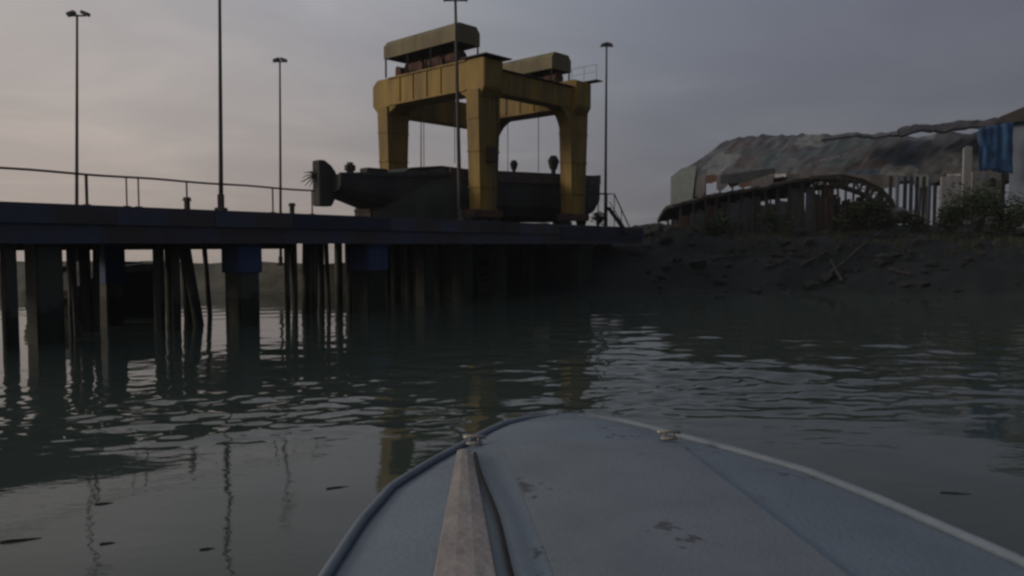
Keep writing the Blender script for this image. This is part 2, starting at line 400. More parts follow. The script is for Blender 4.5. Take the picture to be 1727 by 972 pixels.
# bollards and small things on the deck edge
for i, (px, b_, lab) in enumerate(((494, .35, 'small dark bollard on the pier edge beside the tall thin lamp post'), (318, .3, 'small dark bollard at the foot of a railing post on the pier'))):
    t_ = pier_t(px, b_); c = pp(t_, b_, DZ + .03)
    e_ = empty('bollard', c, 0, lab, 'bollard', 'bollards on the pier edge')
    part(MB().tube([c, c + Vector((0, 0, .03)), c + Vector((0, 0, .3))], .1, 10), 'shaft', M['dark'], e_)
    part(MB().tube([c + Vector((0, 0, .30)), c + Vector((0, 0, .34)), c + Vector((0, 0, .42))], .16, 10, r1=.12), 'head', M['dark'], e_)

# ------------------------------------------------------------------ lamp posts
def lamp_post(px, D, ytop, zb, r, label, heads, cat='lamp post', pxb=None):
    top = at(px, ytop, D); base = Vector((at(pxb or px, 360, D).x, top.y, zb)); h = top.z - zb; lean = Vector(((top.x - base.x) / h, 0, 0))
    e_ = empty('lamp_post', base, 0, label, cat, 'tall lamp posts on the quay')
    part(MB().tube([base + (Vector((0, 0, 1)) + lean) * (h * i / 6) for i in range(7)], r, 8, r1=r * .55), 'pole', M['pole'], e_, smooth=True)
    part(MB().box(base + Vector((0, 0, .08)), (r * 4, r * 4, .1)).bar(base + Vector((0, 0, .1)), base + Vector((0, 0, .6)), r * 2.1), 'base_plate', M['dark'], e_)
    if heads:
        part(MB().bar(top + Vector((-.45, 0, -.06)), top + Vector((.45, 0, -.06)), .07), 'cross_arm', M['pole'], e_)
        for sx in heads:
            c = top + Vector((sx, 0, .06))
            rot = Matrix.Rotation(.35 if sx > 0 else -.35, 4, 'Y')
            hd = part(MB().box(c, (.42, .30, .16), 0, rot, bev=.03), 'lamp_head', M['lamp'], e_)
            part(MB().box(c - Vector((0, 0, .10)), (.34, .24, .02), 0, rot), 'lens', M['glassy'], hd)
    return e_
lamp_post(130, 40, 24, 2.0, .10, 'leftmost lamp post with a wide double lamp head, behind the pier railing', (-.3, .42), pxb=126)
lamp_post(370, 27.4, -70, DZ, .085, 'thickest lamp post, rising out of the photo from the pier edge left of the crane', (-.3, .3), pxb=373)
lamp_post(472, 50, 102, 2.0, .10, 'shorter thin lamp post behind the railing, between the pier edge post and the boat stern', (-.22, .25))
lamp_post(768, 39.3, -2, DZ, .115, 'tallest dark lamp post standing directly in front of the yellow crane', (-.42, .42), pxb=776)
lamp_post(710, 92, 196, 3.5, .10, 'far faint lamp post seen through the crane portal', ())
lamp_post(1023, 53, 76, DZ - .3, .105, 'lamp post right of the crane with small twin lamp heads', (-.16, .2), pxb=1021)

# ------------------------------------------------------------------ gantry crane
E1 = Vector((.731, -.682, 0)).normalized(); E2 = Vector((-E1.y, E1.x, 0)); UZ = Vector((0, 0, 1))
B_ = Vector((-1.62, 44, 0)); A_ = B_ - E1 * 8.1
crane = empty('gantry_crane', A_ + E1 * 4 + E2 * 4.3 + UZ * DZ, 0, 'big yellow four legged gantry crane with roofed winches standing over a dark hull', 'crane')
def C3(u, v, z): return A_ + E1 * u + E2 * v + UZ * z
LU, LV = 8.1, 8.15
def cbox(u0, u1, v0, v1, z0, z1, bev=.04):
    return MB().prism([(0, z0), (u1 - u0, z0), (u1 - u0, z1), (0, z1)], E2 * (v1 - v0), C3(u0, v0, 0), E1, UZ, bev)
def haunch(mb, du, dv, u, v, w, h, z, th):
    """concave quarter bracket under a beam; grows along du/dv from u,v"""
    dirv = E1 * du + E2 * dv; side = (E2 if du else E1) * th
    poly = [(0, z), (0, z - h)] + [(w * (1 - math.cos(a)) , z - h * (1 - math.sin(a))) for a in [math.pi / 2 * i / 8 for i in range(1, 9)]]
    mb.prism(poly, side, C3(u, v, 0) - side / 2, dirv, UZ)
legw1, legw2 = .95, 1.7
for u, v in ((0, 0), (LU, 0), (0, LV), (LU, LV)):
    mb = MB(); s1 = legw1 / 2; zt, zb_ = 12.0, DZ + .75
    # taper towards the foot (in the e2 direction), straight along e1
    for a, b_ in ((1, 1),):
        bb = bmesh.new(); vsl = []
        for (z, k1, k2) in ((zb_, .88, .8), (8.2, .96, .9), (10.6, 1.0, 1.0), (zt, 1.02, 1.04)):
            w1, w2 = s1 * k1, legw2 / 2 * k2
            vsl.append([bb.verts.new(C3(u + p * w1, v + q * w2, z)) for p, q in ((-1, -1), (1, -1), (1, 1), (-1, 1))])
        for i in range(3):
            for k in range(4): bb.faces.new((vsl[i][k], vsl[i][(k + 1) % 4], vsl[i + 1][(k + 1) % 4], vsl[i + 1][k]))
        bb.faces.new(vsl[0][::-1]); bb.faces.new(vsl[-1])
        mb.merge(bb)
    for z in (6.6, 8.6, 10.4):   # flange rings
        k2 = .8 + .2 * (z - 5) / 5.6
        mb.prism([(-s1 * .99 - .03, z), (s1 * .99 + .03, z), (s1 * .99 + .03, z + .07), (-s1 * .99 - .03, z + .07)], E2 * (legw2 * k2 + .08), C3(u, v - legw2 * k2 / 2 - .04, 0), E1, UZ)
    leg = part(mb, 'leg', M['yellow'], crane)
    bo = part(cbox(u - .45, u + .45, v - 1.15, v + 1.15, DZ + .35, DZ + .80), 'bogie', M['rust'], crane)
    for k in (-.85, .85):
        w = MB(); c = C3(u, v + k, DZ + .33)
        w.tube([c - E1 * .18, c + E1 * .18], .33, 18); w.tube([c - E1 * .24, c - E1 * .19], .16, 12); w.tube([c + E1 * .19, c + E1 * .24], .16, 12)
        part(w, 'wheel', M['dark'], bo)
for gi, v in enumerate((0, LV)):
    g_ = MB()
    z0, z1 = 12.0, 13.75
    # girder with chamfered end blocks
    poly = [(-1.15, 12.15), (-.55, 11.55), (.5, 11.55), (1.3, z0), (LU - 1.2, z0), (LU - .5, 11.6), (LU + .5, 11.6), (LU + .85, 12.1), (LU + .85, z1 - .1), (LU + .6, z1), (-.7, z1), (-1.15, z1 - .35)]
    g_.prism(poly, E2 * 1.5, C3(0, v - .75, 0), E1, UZ, .05)
    for u in np.arange(1.6, LU - 1, 1.25):       # web stiffeners
        for sgn in (-1, 1):
            g_.prism([(u, z0 + .06), (u + .06, z0 + .06), (u + .06, z1 - .06), (u, z1 - .06)], E2 * .07 * sgn, C3(0, v + .75 * sgn - .003 * sgn, 0), E1, UZ)
    for z in (z0 + .02, z1 - .1): g_.prism([(.6, z), (LU - .6, z), (LU - .6, z + .09), (.6, z + .09)], E2 * 1.68, C3(0, v - .84, 0), E1, UZ)
    haunch(g_, 1, 0, .46, v, *((.5, .7) if gi == 0 else (2.0, 2.7)), 12.03, 1.2)
    haunch(g_, -1, 0, LU - .46, v, .4 if gi == 0 else 1.0, .6 if gi == 0 else 1.6, 12.03, 1.2)
    part(g_, 'girder', M['yellow'], crane)
for u, z0, z1 in ((0, 11.5, 13.1), (LU, 11.95, 13.25)):
    b_ = cbox(u - .5, u + .5, .74, LV - .74, z0, z1)
    hw_, hh_ = ((.6, .9) if u == 0 else (1.5, 1.8)); haunch(b_, 0, 1, u, .8, .5, .7, z0 + .03, .9); haunch(b_, 0, -1, u, LV - .8, hw_, hh_, z0 + .03, .9)
    for v in np.arange(1.6, LV - 1, 1.3): b_.prism([(-.53, z0 + .05), (.53, z0 + .05), (.53, z1 - .05), (-.53, z1 - .05)], E2 * .06, C3(u, v, 0), E1, UZ)
    part(b_, 'end_beam', M['yellow'], crane)
# roofed winch houses on both girders
for v, ua, ub in ((0, .35, 6.85), (LV, .9, 7.1)):
    prof = [(-.98, 14.85), (-.98, 15.6), (-.7, 15.93), (.7, 15.93), (.98, 15.6), (.98, 14.85), (.90, 14.85), (.90, 15.55), (.66, 15.85), (-.66, 15.85), (-.90, 15.55), (-.90, 14.85)]
    cn = MB().prism(prof, E1 * (ub - ua), C3(ua, v, 0), E2, UZ)
    # end panels
    endp = [(-.89, 14.86), (-.89, 15.54), (-.65, 15.84), (.65, 15.84), (.89, 15.54), (.89, 14.86)]
    cn.prism(endp, E1 * .04, C3(ua + .01, v, 0), E2, UZ); cn.prism(endp, E1 * .04, C3(ub - .05, v, 0), E2, UZ)
    zo = .03 if v == 0 else -.20
    bmesh.ops.translate(cn.bm, vec=(0, 0, zo), verts=cn.bm.verts[:])
    can = part(cn, 'canopy', M['yellow_dull'], crane)
    for u in (ua + .1, ua + 2.2, ua + 4.3, ub - .1):
        for s_ in (-.9, .9):
            part(MB().bar(C3(u, v + s_, 13.74), C3(u, v + s_, 14.87 + zo), .10), 'canopy_post', M['dark'], can)
    for k, u in enumerate((ua + 1.9, ua + 3.8, ua + 5.4)):
        wn = MB().tube([C3(u - .55, v, 14.2), C3(u + .55, v, 14.2)], .36, 16)
        wn.tube([C3(u - .6, v, 14.2), C3(u - .53, v, 14.2)], .43, 16); wn.tube([C3(u + .53, v, 14.2), C3(u + .6, v, 14.2)], .43, 16)
        part(wn, 'winch_drum', M['rust'], crane)
    for u in (ua + .8, ua + 2.85, ua + 4.6):
        if u + .3 > ub: continue
        mo = MB().prism([(0, 13.755), (.55, 13.755), (.55, 14.3), (.1, 14.45), (0, 14.3)], E2 * .95, C3(u - .3, v - .5, 0), E1, UZ, .03)
        part(mo, 'gearbox', M['rust'], crane)
# walkways and handrails
for (u0, v0, u1, v1) in ((LU + .3, .9, LU + .3, LV - .8), (LU - .6, LV + .9, LU + 1.4, LV + .9)):
    a, b_ = C3(u0, v0, 13.29 if v0 != v1 else 13.81), C3(u1, v1, 13.29 if v0 != v1 else 13.81)
    mb = MB().bar(a, b_, .7, .05); part(mb, 'walkway', M['dark'], crane)
    hr = MB(); L = (b_ - a).length; n = max(2, int(L / 1.4))
    off = (b_ - a).normalized().cross(UZ) * .33
    for k in range(n + 1):
        p = a.lerp(b_, k / n) + off; hr.tube([p, p + UZ * .95], .013, 5)
    hr.tube([a + off + UZ * .95, b_ + off + UZ * .95], .013, 5); hr.tube([a + off + UZ * .5, b_ + off + UZ * .5], .010, 5)
    if v0 == v1: part(hr, 'handrail', M['dark'], crane)
# hanging sling cables inside the portal
for (u, v) in ((2.6, .3), (5.4, .3), (2.6, LV - .3), (5.4, LV - .3)):
    part(MB().tube([C3(u, v, 12.0), C3(u, v, 8.2)], .025, 5), 'sling_cable', M['dark'], crane)
# ladder on the near leg
ld = MB()
for s_ in (-.18, .18): ld.bar(C3(LU + .62, s_ + .1, DZ + .8), C3(LU + .62, s_ + .1, 13.7), .04)
for z in np.arange(DZ + 1, 13.6, .32): ld.bar(C3(LU + .62, -.08, z), C3(LU + .62, .28, z), .03)
part(ld, 'ladder', M['yellow_dull'], crane)

# platform over the near corner, junction box and cable down the near leg
part(MB().prism([(-.9, 13.78), (1.15, 13.78), (1.15, 13.84), (-.9, 13.84)], E2 * 2.1, C3(LU, -.95, 0), E1, UZ), 'corner_platform', M['dark'], crane)
part(MB().prism([(.50, 8.0), (.72, 8.0), (.72, 8.9), (.50, 8.9)], E2 * .6, C3(LU, -.3, 0), E1, UZ, .03), 'junction_box', M['rust'], crane)
part(MB().tube([C3(LU + .56, .55, z + 0) + E2 * (.04 * math.sin(z * 2)) for z in np.arange(5.4, 12, .4)], .035, 6), 'cable', M['dark'], crane)
# rails under the crane
for u, nm in ((0, 'inland crane rail set in the quay deck, hidden side'), (LU, 'crane rail along the waterside edge of the quay deck')):
    r_ = MB().prism([(-.05, DZ + .005), (.05, DZ + .005), (.05, DZ + .02), (-.05, DZ + .02)], E2 * 18, C3(u, -3.5, 0), E1, UZ)
    tag(part(r_, 'crane_rail', M['rust'], None), nm, 'rail', 'crane rails')

# ------------------------------------------------------------------ hauled-out vessel between the legs
Mid = C3(LU / 2, 0, 0)
def H3(s, y, z): return Mid + E2 * s - E1 * y + UZ * z
boat = empty('hauled_out_vessel', H3(2, 0, DZ), 0, 'long dark steel vessel on blocks between the crane legs', 'vessel')
st = [(-7.6, 1.15, 6.1, 7.15), (-6.6, 1.45, 5.75, 7.2), (-5, 1.8, 5.3, 7.28), (-3.2, 2.1, 4.95, 7.45), (-1, 2.3, 4.85, 7.62), (2, 2.35, 4.85, 7.7), (6, 2.35, 4.85, 7.85), (10, 2.2, 4.9, 8.0), (13, 1.6, 5.1, 8.15), (15.2, .7, 5.7, 8.35), (16.4, .08, 6.6, 8.5)]
bm = bmesh.new(); rings = []
def hull_ring(s, hw, zk, zd):
    P = []
    prof = [(0, 0), (.45, .03), (.78, .12), (.96, .32), (1.0, .6), (1.0, .86), (1.03, .87), (1.03, .93), (.99, 1.0), (.86, 1.0), (.84, .92), (.4, .95), (0, .97)]
    for a, c in prof: P.append((s, -a * hw, zk + c * (zd - zk)))
    for a, c in prof[-2:0:-1]: P.append((s, a * hw, zk + c * (zd - zk)))
    return [bm.verts.new(H3(*p)) for p in P]
for q in st: rings.append(hull_ring(*q))
for i in range(len(rings) - 1):
    n = len(rings[i])
    for k in range(n): bm.faces.new((rings[i][k], rings[i][(k + 1) % n], rings[i + 1][(k + 1) % n], rings[i + 1][k]))
bm.faces.new(rings[0][::-1]); bm.faces.new(rings[-1])
mb = MB(); mb.bm.free(); mb.bm = bm
for s in np.arange(-6, 13, 1.5):     # plate seams
    pass
part(mb, 'hull', M['hull'], boat)
bw = MB()
for i in range(4, len(st) - 1):
    a, c = st[i], st[i + 1]
    for sg in (-1, 1):
        p, q = H3(a[0], a[1] * 1.02 * sg, a[3] - .22), H3(c[0], c[1] * 1.02 * sg, c[3] - .22); bw.bar(p, q, .10, .7)
part(bw, 'rubbing_strake', M['hullred'], boat)
st_ = MB().prism([(-8.35, 5.4), (-7.6, 5.4), (-7.3, 5.95), (-7.3, 7.2), (-7.6, 7.55), (-8.0, 7.8), (-8.35, 7.8)], E1 * .7, H3(0, .35, 0), E2, UZ, .05)
part(st_, 'rudder_housing', M['hull'], boat)
rp = MB()
tip = H3(-8.35, 0, 7.0)
for k in range(11):       # tuft of stiff frayed straps sticking out of the stern
    a = -1.0 + k * .34; side = -PD.cross(UZ) * 0 
    out = Vector((-.80, -.25, 0)).normalized(); lat = Vector((-out.y, out.x, 0)); sp_ = (k % 3 - 1) * .22
    L = .62 + .1 * (k % 3)
    pts = [tip + (out * math.cos(a) + UZ * math.sin(a) + lat * sp_) * L * f - UZ * .55 * L * f * f * (1 if a > 0 else .3) for f in (0, .3, .6, .85, 1)]
    rp.tube(pts, .05, 5, r1=.012)
part(rp, 'frayed_rope_tuft', M['dark'], boat)
sh = MB().box(H3(-6.2, 0, 7.55), (.55, .55, .6), math.atan2(E2.y, E2.x), bev=.15)
sh.tube([H3(-6.2, 0, 7.2), H3(-6.2, 0, 7.5)], .2, 10)
part(sh, 'capstan', M['dark'], boat)
part(MB().box(H3(-4.6, 0, 7.45), (1.4, .8, .35), math.atan2(E2.y, E2.x), bev=.05), 'deck_locker', M['hull'], boat)
dk = MB().prism([(-3.6, 7.3), (3.4, 7.45), (2.4, 7.95), (-.5, 8.02), (-2.8, 7.75)], E1 * 2.4, H3(0, 1.2, 0), E2, UZ, .12)
part(dk, 'deckhouse', M['hull'], boat)
cv = bmesh.new(); G = []
for i in range(25):
    u = i / 24; s__ = -5.3 + 9.6 * u; k = math.sin(math.pi * min(1, max(0, u * .97 + .015))) ** .42; row = []
    for j in range(19):
        a = math.pi * j / 18; yy = math.cos(a); zz = abs(math.sin(a)) ** .62
        w = 3.05 * k; hgt = (7.95 - .12 * abs(u - .45) * 4 - 4.66) * k
        row.append(cv.verts.new(H3(s__ , -yy * w * (1 + .05 * fbm(s__ * 1.3, a * 2, 1, 5)), 4.66 + zz * hgt * (1 + .02 * fbm(s__, a * 3, 1, 2)))))
    G.append(row)
for i in range(24):
    for j in range(18): cv.faces.new((G[i][j], G[i + 1][j], G[i + 1][j + 1], G[i][j + 1]))
mb = MB(); mb.bm.free(); mb.bm = cv; part(mb, 'canvas_cover', M['canvas'], boat, smooth=True)
for s, h, r_ in ((6.9, .95, .20), (11.0, 1.45, .30)):        # cowl ventilators
    v_ = MB().tube([H3(s, 0, 7.7), H3(s, 0, 7.75 + h * .7)], r_ * .55, 10)
    v_.tube([H3(s, 0, 7.78 + h * .62), H3(s, 0, 7.78 + h * .8), H3(s, 0, 7.78 + h * 1.05)], r_ * .8, 12, r1=r_ * 1.35)
    v_.tube([H3(s, 0, 7.78 + h * 1.05), H3(s, 0, 7.78 + h * 1.28)], r_ * 1.35, 12, r1=r_ * .7)
    part(v_, 'cowl_vent', M['dark'], boat)
for i, s in enumerate((-5.2, -2.5, .5, 3.5, 6.5, 9.5, 12)):
    zk = np.interp(s, [q[0] for q in st], [q[2] for q in st])
    kb = MB(); z = DZ
    while z < zk - .05:
        hh = min(.3, zk - z); kb.box(H3(s, 0, z + hh / 2 + .002), (.5 if int((z - DZ) / .3) % 2 else .42, 1.5, hh - .01), math.atan2(E2.y, E2.x), bev=.02); z += hh
    tag(part(kb, 'keel_block', M['wood'], None), ('timber keel blocks under the hauled-out vessel, %s' % ['under its raised stern', 'just ahead of its stern', 'left of the near crane leg', 'behind the near crane leg', 'between the near and right crane legs', 'left of the right crane leg', 'under its bow behind the right crane leg'][i]), 'keel block', 'keel blocks under the vessel')

# small gangway frame and platform right of the crane
gw = empty('gangway_stair', at(1045, 380, 52) * 1.0, 0, 'small leaning stair frame with handrail right of the lamp post beside the crane', 'stair')
def tube_px(mb, pts, D, r): mb.tube([at(x, y, D) for x, y in pts], r, 6)
mb = MB(); tube_px(mb, [(1024, 327), (1036, 327), (1062, 384)], 52, .045); tube_px(mb, [(1028, 340), (1056, 388)], 52, .03); tube_px(mb, [(1008, 327), (1024, 327)], 52, .06)
part(mb, 'handrail', M['dark'], gw)
mb = MB(); p, q = at(1026, 350, 52.8), at(1056, 392, 52.8)
for k in range(8): c = p.lerp(q, k / 7); mb.box(c, (.28, .8, .03))
mb.bar(p + Vector((0, -.4, 0)), q + Vector((0, -.4, 0)), .05, .16); mb.bar(p + Vector((0, .4, 0)), q + Vector((0, .4, 0)), .05, .16)
part(mb, 'steps', M['dark'], gw)
for x, y0, y1 in ((1024, 327, 388), (1036, 327, 386), (1048, 350, 388), (1061, 382, 392)):
    part(MB().tube([at(x, y0, 52), at(x, y1, 52)], .03, 6), 'post', M['dark'], gw)
mb = MB(); tube_px(mb, [(985, 320), (1012, 316)], 51, .05); tube_px(mb, [(1009, 316), (1009, 384)], 51, .04)
tag(part(mb, 'rail_arm', M['pole'], None), 'thin post with a short sideways arm between right crane leg and lamp post', 'post')

# moored barge behind the pier columns
bg_ = empty('moored_barge', pp(7, 9, 0), math.atan2(PD.y, PD.x), 'dark rusty barge moored in the shade behind the pier columns', 'barge')
bm = bmesh.new(); L = []
def bp_(t_, b_, z): return bm.verts.new(pp(t_, b_, z))
ta, tb = pier_t(104, 7), pier_t(272, 7)
secs = [(ta, .6, .9, 1.5), (ta + .5, 0, 0, 1.75), (ta + 1.8, 0, -.3, 2.45), (tb - .8, 0, -.3, 2.6), (tb, .3, .2, 2.55)]
for t_, ins, zk, zt in secs:
    L.append([bp_(t_, 7.0 + ins, zk), bp_(t_, 6.8 + ins, zt - .3), bp_(t_, 6.9 + ins, zt), bp_(t_, 7.2 + ins, zt), bp_(t_, 7.2 + ins, zt - .2), bp_(t_, 10.6 - ins, zt - .2), bp_(t_, 10.6 - ins, zt), bp_(t_, 10.9 - ins, zt), bp_(t_, 11 - ins, zt - .3), bp_(t_, 10.8 - ins, zk)])
for i in range(len(L) - 1):
    for k in range(10): bm.faces.new((L[i][k], L[i][(k + 1) % 10], L[i + 1][(k + 1) % 10], L[i + 1][k]))
bm.faces.new(L[0][::-1]); bm.faces.new(L[-1])
mb = MB(); mb.bm.free(); mb.bm = bm; part(mb, 'hull', M['wet'], bg_)
part(slab(ta + 1.8, ta + 3.8, 8, 10, 2.2, 2.65), 'hatch_cover', M['dark'], bg_)
part(MB().tube([pp(tb - 1.2, 7.4, 1.9), pp(tb - 1.2, 7.4, 2.4)], .09, 8), 'bitt', M['dark'], bg_)

# ------------------------------------------------------------------ right bank: sheds
# big open shed with sagging patched roof
SL, SR = Vector((18.6, 90, 0)), Vector((43.2, 64.5, 0))
sd = (SR - SL).normalized(); sn = Vector((-sd.y, sd.x, 0)); SLEN = (SR - SL).length
shed = empty('boat_shed', SL.lerp(SR, .5) + UZ * 4, 0, 'large hazy open shed with a sagging patched roof on thin posts, on the right bank', 'shed')
def patch_mat():
    m = bpy.data.materials.new('patched_sheets'); m.use_nodes = True; t = m.node_tree; b = t.nodes['Principled BSDF']; b.inputs['Roughness'].default_value = .75
    tcn = t.nodes.new('ShaderNodeTexCoord'); v = t.nodes.new('ShaderNodeTexVoronoi'); v.distance = 'CHEBYCHEV'; v.inputs['Scale'].default_value = .35
    mp = t.nodes.new('ShaderNodeMapping'); mp.inputs['Rotation'].default_value = (0, 0, math.atan2(sd.y, sd.x)); mp.inputs['Scale'].default_value = (1, 1, 1.4)
    t.links.new(tcn.outputs['Object'], mp.inputs[0]); t.links.new(mp.outputs[0], v.inputs['Vector'])
    sp = t.nodes.new('ShaderNodeSeparateColor'); t.links.new(v.outputs['Color'], sp.inputs[0])
    r = t.nodes.new('ShaderNodeValToRGB'); r.color_ramp.interpolation = 'CONSTANT'; e = r.color_ramp.elements
    cols = [(0, (.062, .068, .082)), (.25, (.074, .078, .092)), (.42, (.050, .070, .080)), (.55, (.062, .055, .060)), (.68, (.046, .052, .066)), (.84, (.034, .060, .10)), (.94, (.12, .135, .145))]  # sheet colours, lightened towards blue to stand in for distance haze
    while len(e) < len(cols): e.new(.5)
    for i, (p, c) in enumerate(cols): e[i].position = p; e[i].color = (*c, 1)
    t.links.new(sp.outputs[0], r.inputs[0])
    n = t.nodes.new('ShaderNodeTexNoise'); n.inputs['Scale'].default_value = 1.2; n.inputs['Detail'].default_value = 7; t.links.new(tcn.outputs['Object'], n.inputs['Vector'])
    mxn = t.nodes.new('ShaderNodeMix'); mxn.data_type = 'RGBA'; mxn.blend_type = 'MULTIPLY'; mxn.inputs[0].default_value = .8
    r2 = t.nodes.new('ShaderNodeValToRGB'); r2.color_ramp.elements[0].position = .35; r2.color_ramp.elements[0].color = (.35, .33, .32, 1); r2.color_ramp.elements[1].position = .65
    t.links.new(n.outputs[0], r2.inputs[0]); t.links.new(r.outputs[0], mxn.inputs[6]); t.links.new(r2.outputs[0], mxn.inputs[7])
    t.links.new(mxn.outputs[2], b.inputs['Base Color'])
    return m
M['patch'] = patch_mat()
M['tarp3'] = mat('faded_sheet', (.085, .092, .09), .7, scale=.9, col2=(.055, .058, .058))
def ridge_z(u): return np.interp(u, [0, .08, .22, .35, .5, .7, .85, 1], [13.8, 15.7, 16.0, 15.4, 14.8, 14.2, 14.1, 13.8])
def eave_z(u): return np.interp(u, [0, .1, .3, .5, .7, 1], [10.6, 10.9, 10.6, 10.1, 9.5, 9.2])
bm = bmesh.new(); NU, NV = 60, 14; grid = []
for i in range(NU + 1):
    u = i / NU; row = []
    for j in range(NV + 1):
        v = j / NV; w = 1 - abs(v * 2 - 1)
        z = eave_z(u) + (ridge_z(u) - eave_z(u)) * w ** .85 + fbm(u * 30, v * 6, .8, 4) * .42 + fbm(u * 30, v * 8, 3, 8, 2) * .10
        edge = (.5 * fbm(u * 40, 0, 1.1, 31)) if j in (0, NV) else 0
        row.append(bm.verts.new(SL + sd * (u * SLEN) + sn * (v * 13 + edge) + UZ * z))
    grid.append(row)
for i in range(NU):
    for j in range(NV): bm.faces.new((grid[i][j], grid[i + 1][j], grid[i + 1][j + 1], grid[i][j + 1]))
mb = MB(); mb.bm.free(); mb.bm = bm
roof = part(mb, 'roof', M['patch'], shed); md = roof.modifiers.new('thick', 'SOLIDIFY'); md.thickness = .12; md.offset = -1
# hanging sheets under the eave, ragged
for k in range(26):
    u = (k + .3) / 26; a = SL + sd * (u * SLEN) - sn * .05; w = SLEN / 26 * rnd.uniform(.8, 1.15); h = rnd.uniform(.5, 1.7) * (1.35 if u < .15 else 1) * (.8 if u > .7 else 1)
    z = eave_z(u) + .25
    mm = rnd.choice([M['patch'], M['patch'], M['patch'], M['tarp2'], M['dark'], M['rust']]) if k not in (9, 21) else M['white']
    hh = h * (1 if k not in (9, 21) else .35)
    poly = [(0, z), (w, z - .05), (w * .98, z - hh * rnd.uniform(.7, 1)), (w * .5, z - hh * rnd.uniform(.85, 1.15)), (w * .03, z - hh)]
    part(MB().prism(poly, sn * .04, a - sn * rnd.uniform(0, .12), sd, UZ), 'hanging_sheet', mm, shed)
# left gable sheet, pale teal
gp = [(0, 4.6), (0, 10.9), (2, 12.2), (5, 13.2), (6.5, 13.3), (7, 9), (5.5, 6), (3, 5.2)]
part(MB().prism(gp, -sd * .06, SL - sd * .08, sn, UZ), 'end_sheet', M['tarp2'], shed)
part(MB().prism([(0, 7.2), (1.4, 7.5), (1.5, 8.1), (2.9, 8.2), (3.4, 12.3), (1.5, 12.1), (0, 11.2)], -sn * .06, SL - sn * .25, sd, UZ), 'side_sheet', M['tarp2'], shed)
pu = [0.01, .09, .17, .25, .33, .41, .49, .56, .62] + [.66 + .0185 * i for i in range(17)]
for i, u in enumerate(pu):
    for v in ((.3,) if i % 3 else (.3, 6.5, 12.6)):
        b0 = SL + sd * (u * SLEN) + sn * v; lean = rnd.uniform(-.15, .15)
        part(MB().tube([b0 + UZ * 3.2, b0 + sd * lean + UZ * (eave_z(u) + .3 + (3.3 if v == 6.5 else 0))], .11 if i < 9 else rnd.uniform(.07, .13), 7), 'post', M['dark'] if i % 4 else M['wood'], shed)
# pale low wall behind the posts
def wpanel(xa, xb, ya, yb, D, m, parent, name='wall_panel', th=.15):
    p, q = at(xa, ya, D), at(xb, ya, D); zb = at(xa, yb, D).z
    return part(MB().prism([(0, zb), (q.x - p.x, zb), (q.x - p.x, p.z), ((q.x - p.x) * .5, p.z + .12), (0, p.z - .08)], Vector((0, th, 0)), Vector((p.x, D, 0)), Vector((1, 0, 0)), UZ), name, m, parent)
wpanel(1588, 1626, 297, 385, 65.5, M['white'], shed); wpanel(1626, 1640, 248, 385, 65.0, M['white'], shed); wpanel(1640, 1690, 289, 385, 65.5, M['white'], shed)
wpanel(1668, 1680, 302, 315, 65.3, M['dark'], shed, 'window'); wpanel(1690, 1697, 275, 385, 63.5, M['dark'], shed, 'post')
# second, higher dark roof over the right end, pale strips, torn sheet and bumps on the ridge
def sag_roof(pa, D, depth, name, m, parent, rise=-.8, n=24, th=.2, seed=0):
    bm = bmesh.new(); g = []
    xs = [p[0] for p in pa]; ys = [p[1] for p in pa]
    for i in range(n + 1):
        x = xs[0] + (xs[-1] - xs[0]) * i / n; p = at(x, float(np.interp(x, xs, ys)), D); row = []
        for j in range(6):
            f = j / 5; row.append(bm.verts.new(p + Vector((depth * f * .45, depth * f, rise * (1 - (1 - f) ** 2) * -1 * 1 + fbm(i * .45, j * .6, 1, seed) * .16))))
        g.append(row)
    for i in range(n):
        for j in range(5): bm.faces.new((g[i][j], g[i + 1][j], g[i + 1][j + 1], g[i][j + 1]))
    mb = MB(); mb.bm.free(); mb.bm = bm; o = part(mb, name, m, parent); md = o.modifiers.new('thick', 'SOLIDIFY'); md.thickness = th; return o
sag_roof([(1518, 228), (1550, 219), (1590, 221), (1630, 213), (1660, 214), (1694, 208)], 66.5, 6, 'upper_roof', M['rust2'], shed, rise=-1.3, seed=40)
sag_roof([(1385, 236), (1410, 231), (1440, 228), (1475, 231), (1530, 224)], 71.5, 5, 'upper_roof', M['patch'], shed, rise=-.8, seed=44)
def strip(xa, ya, xb, yb, D, hpx, m, name='sheet_strip'):
    p, q = at(xa, ya, D), at(xb, yb, D); h = hpx / F * D
    part(MB().prism([(0, 0), (q.x - p.x, q.z - p.z), (q.x - p.x, q.z - p.z - h * .5), ((q.x - p.x) * .45, (q.z - p.z) * .4 - h), (0, -h * .8)], Vector((0, .08, 0)), p, Vector((1, 0, 0)), UZ), name, m, shed)
strip(1384, 268, 1416, 262, 72.5, 5, M['white']); strip(1215, 296, 1306, 283, 79, 17, M['tarp3'])

for k in range(9):
    x = 1502 + 10.5 * k + rnd.uniform(-2, 2); D = 68 + rnd.uniform(0, 2.5); p = at(x, 297, D); q = at(x + rnd.uniform(-3, 3), 390, D)
    part(MB().prism([(0, q.z), (.28, q.z), (.3, p.z), (0, p.z)], Vector((0, .1, 0)), Vector((p.x, D, 0)), Vector((1, 0, 0)), UZ), 'board', rnd.choice([M['rust2'], M['bluedk'], M['pale']]), shed)

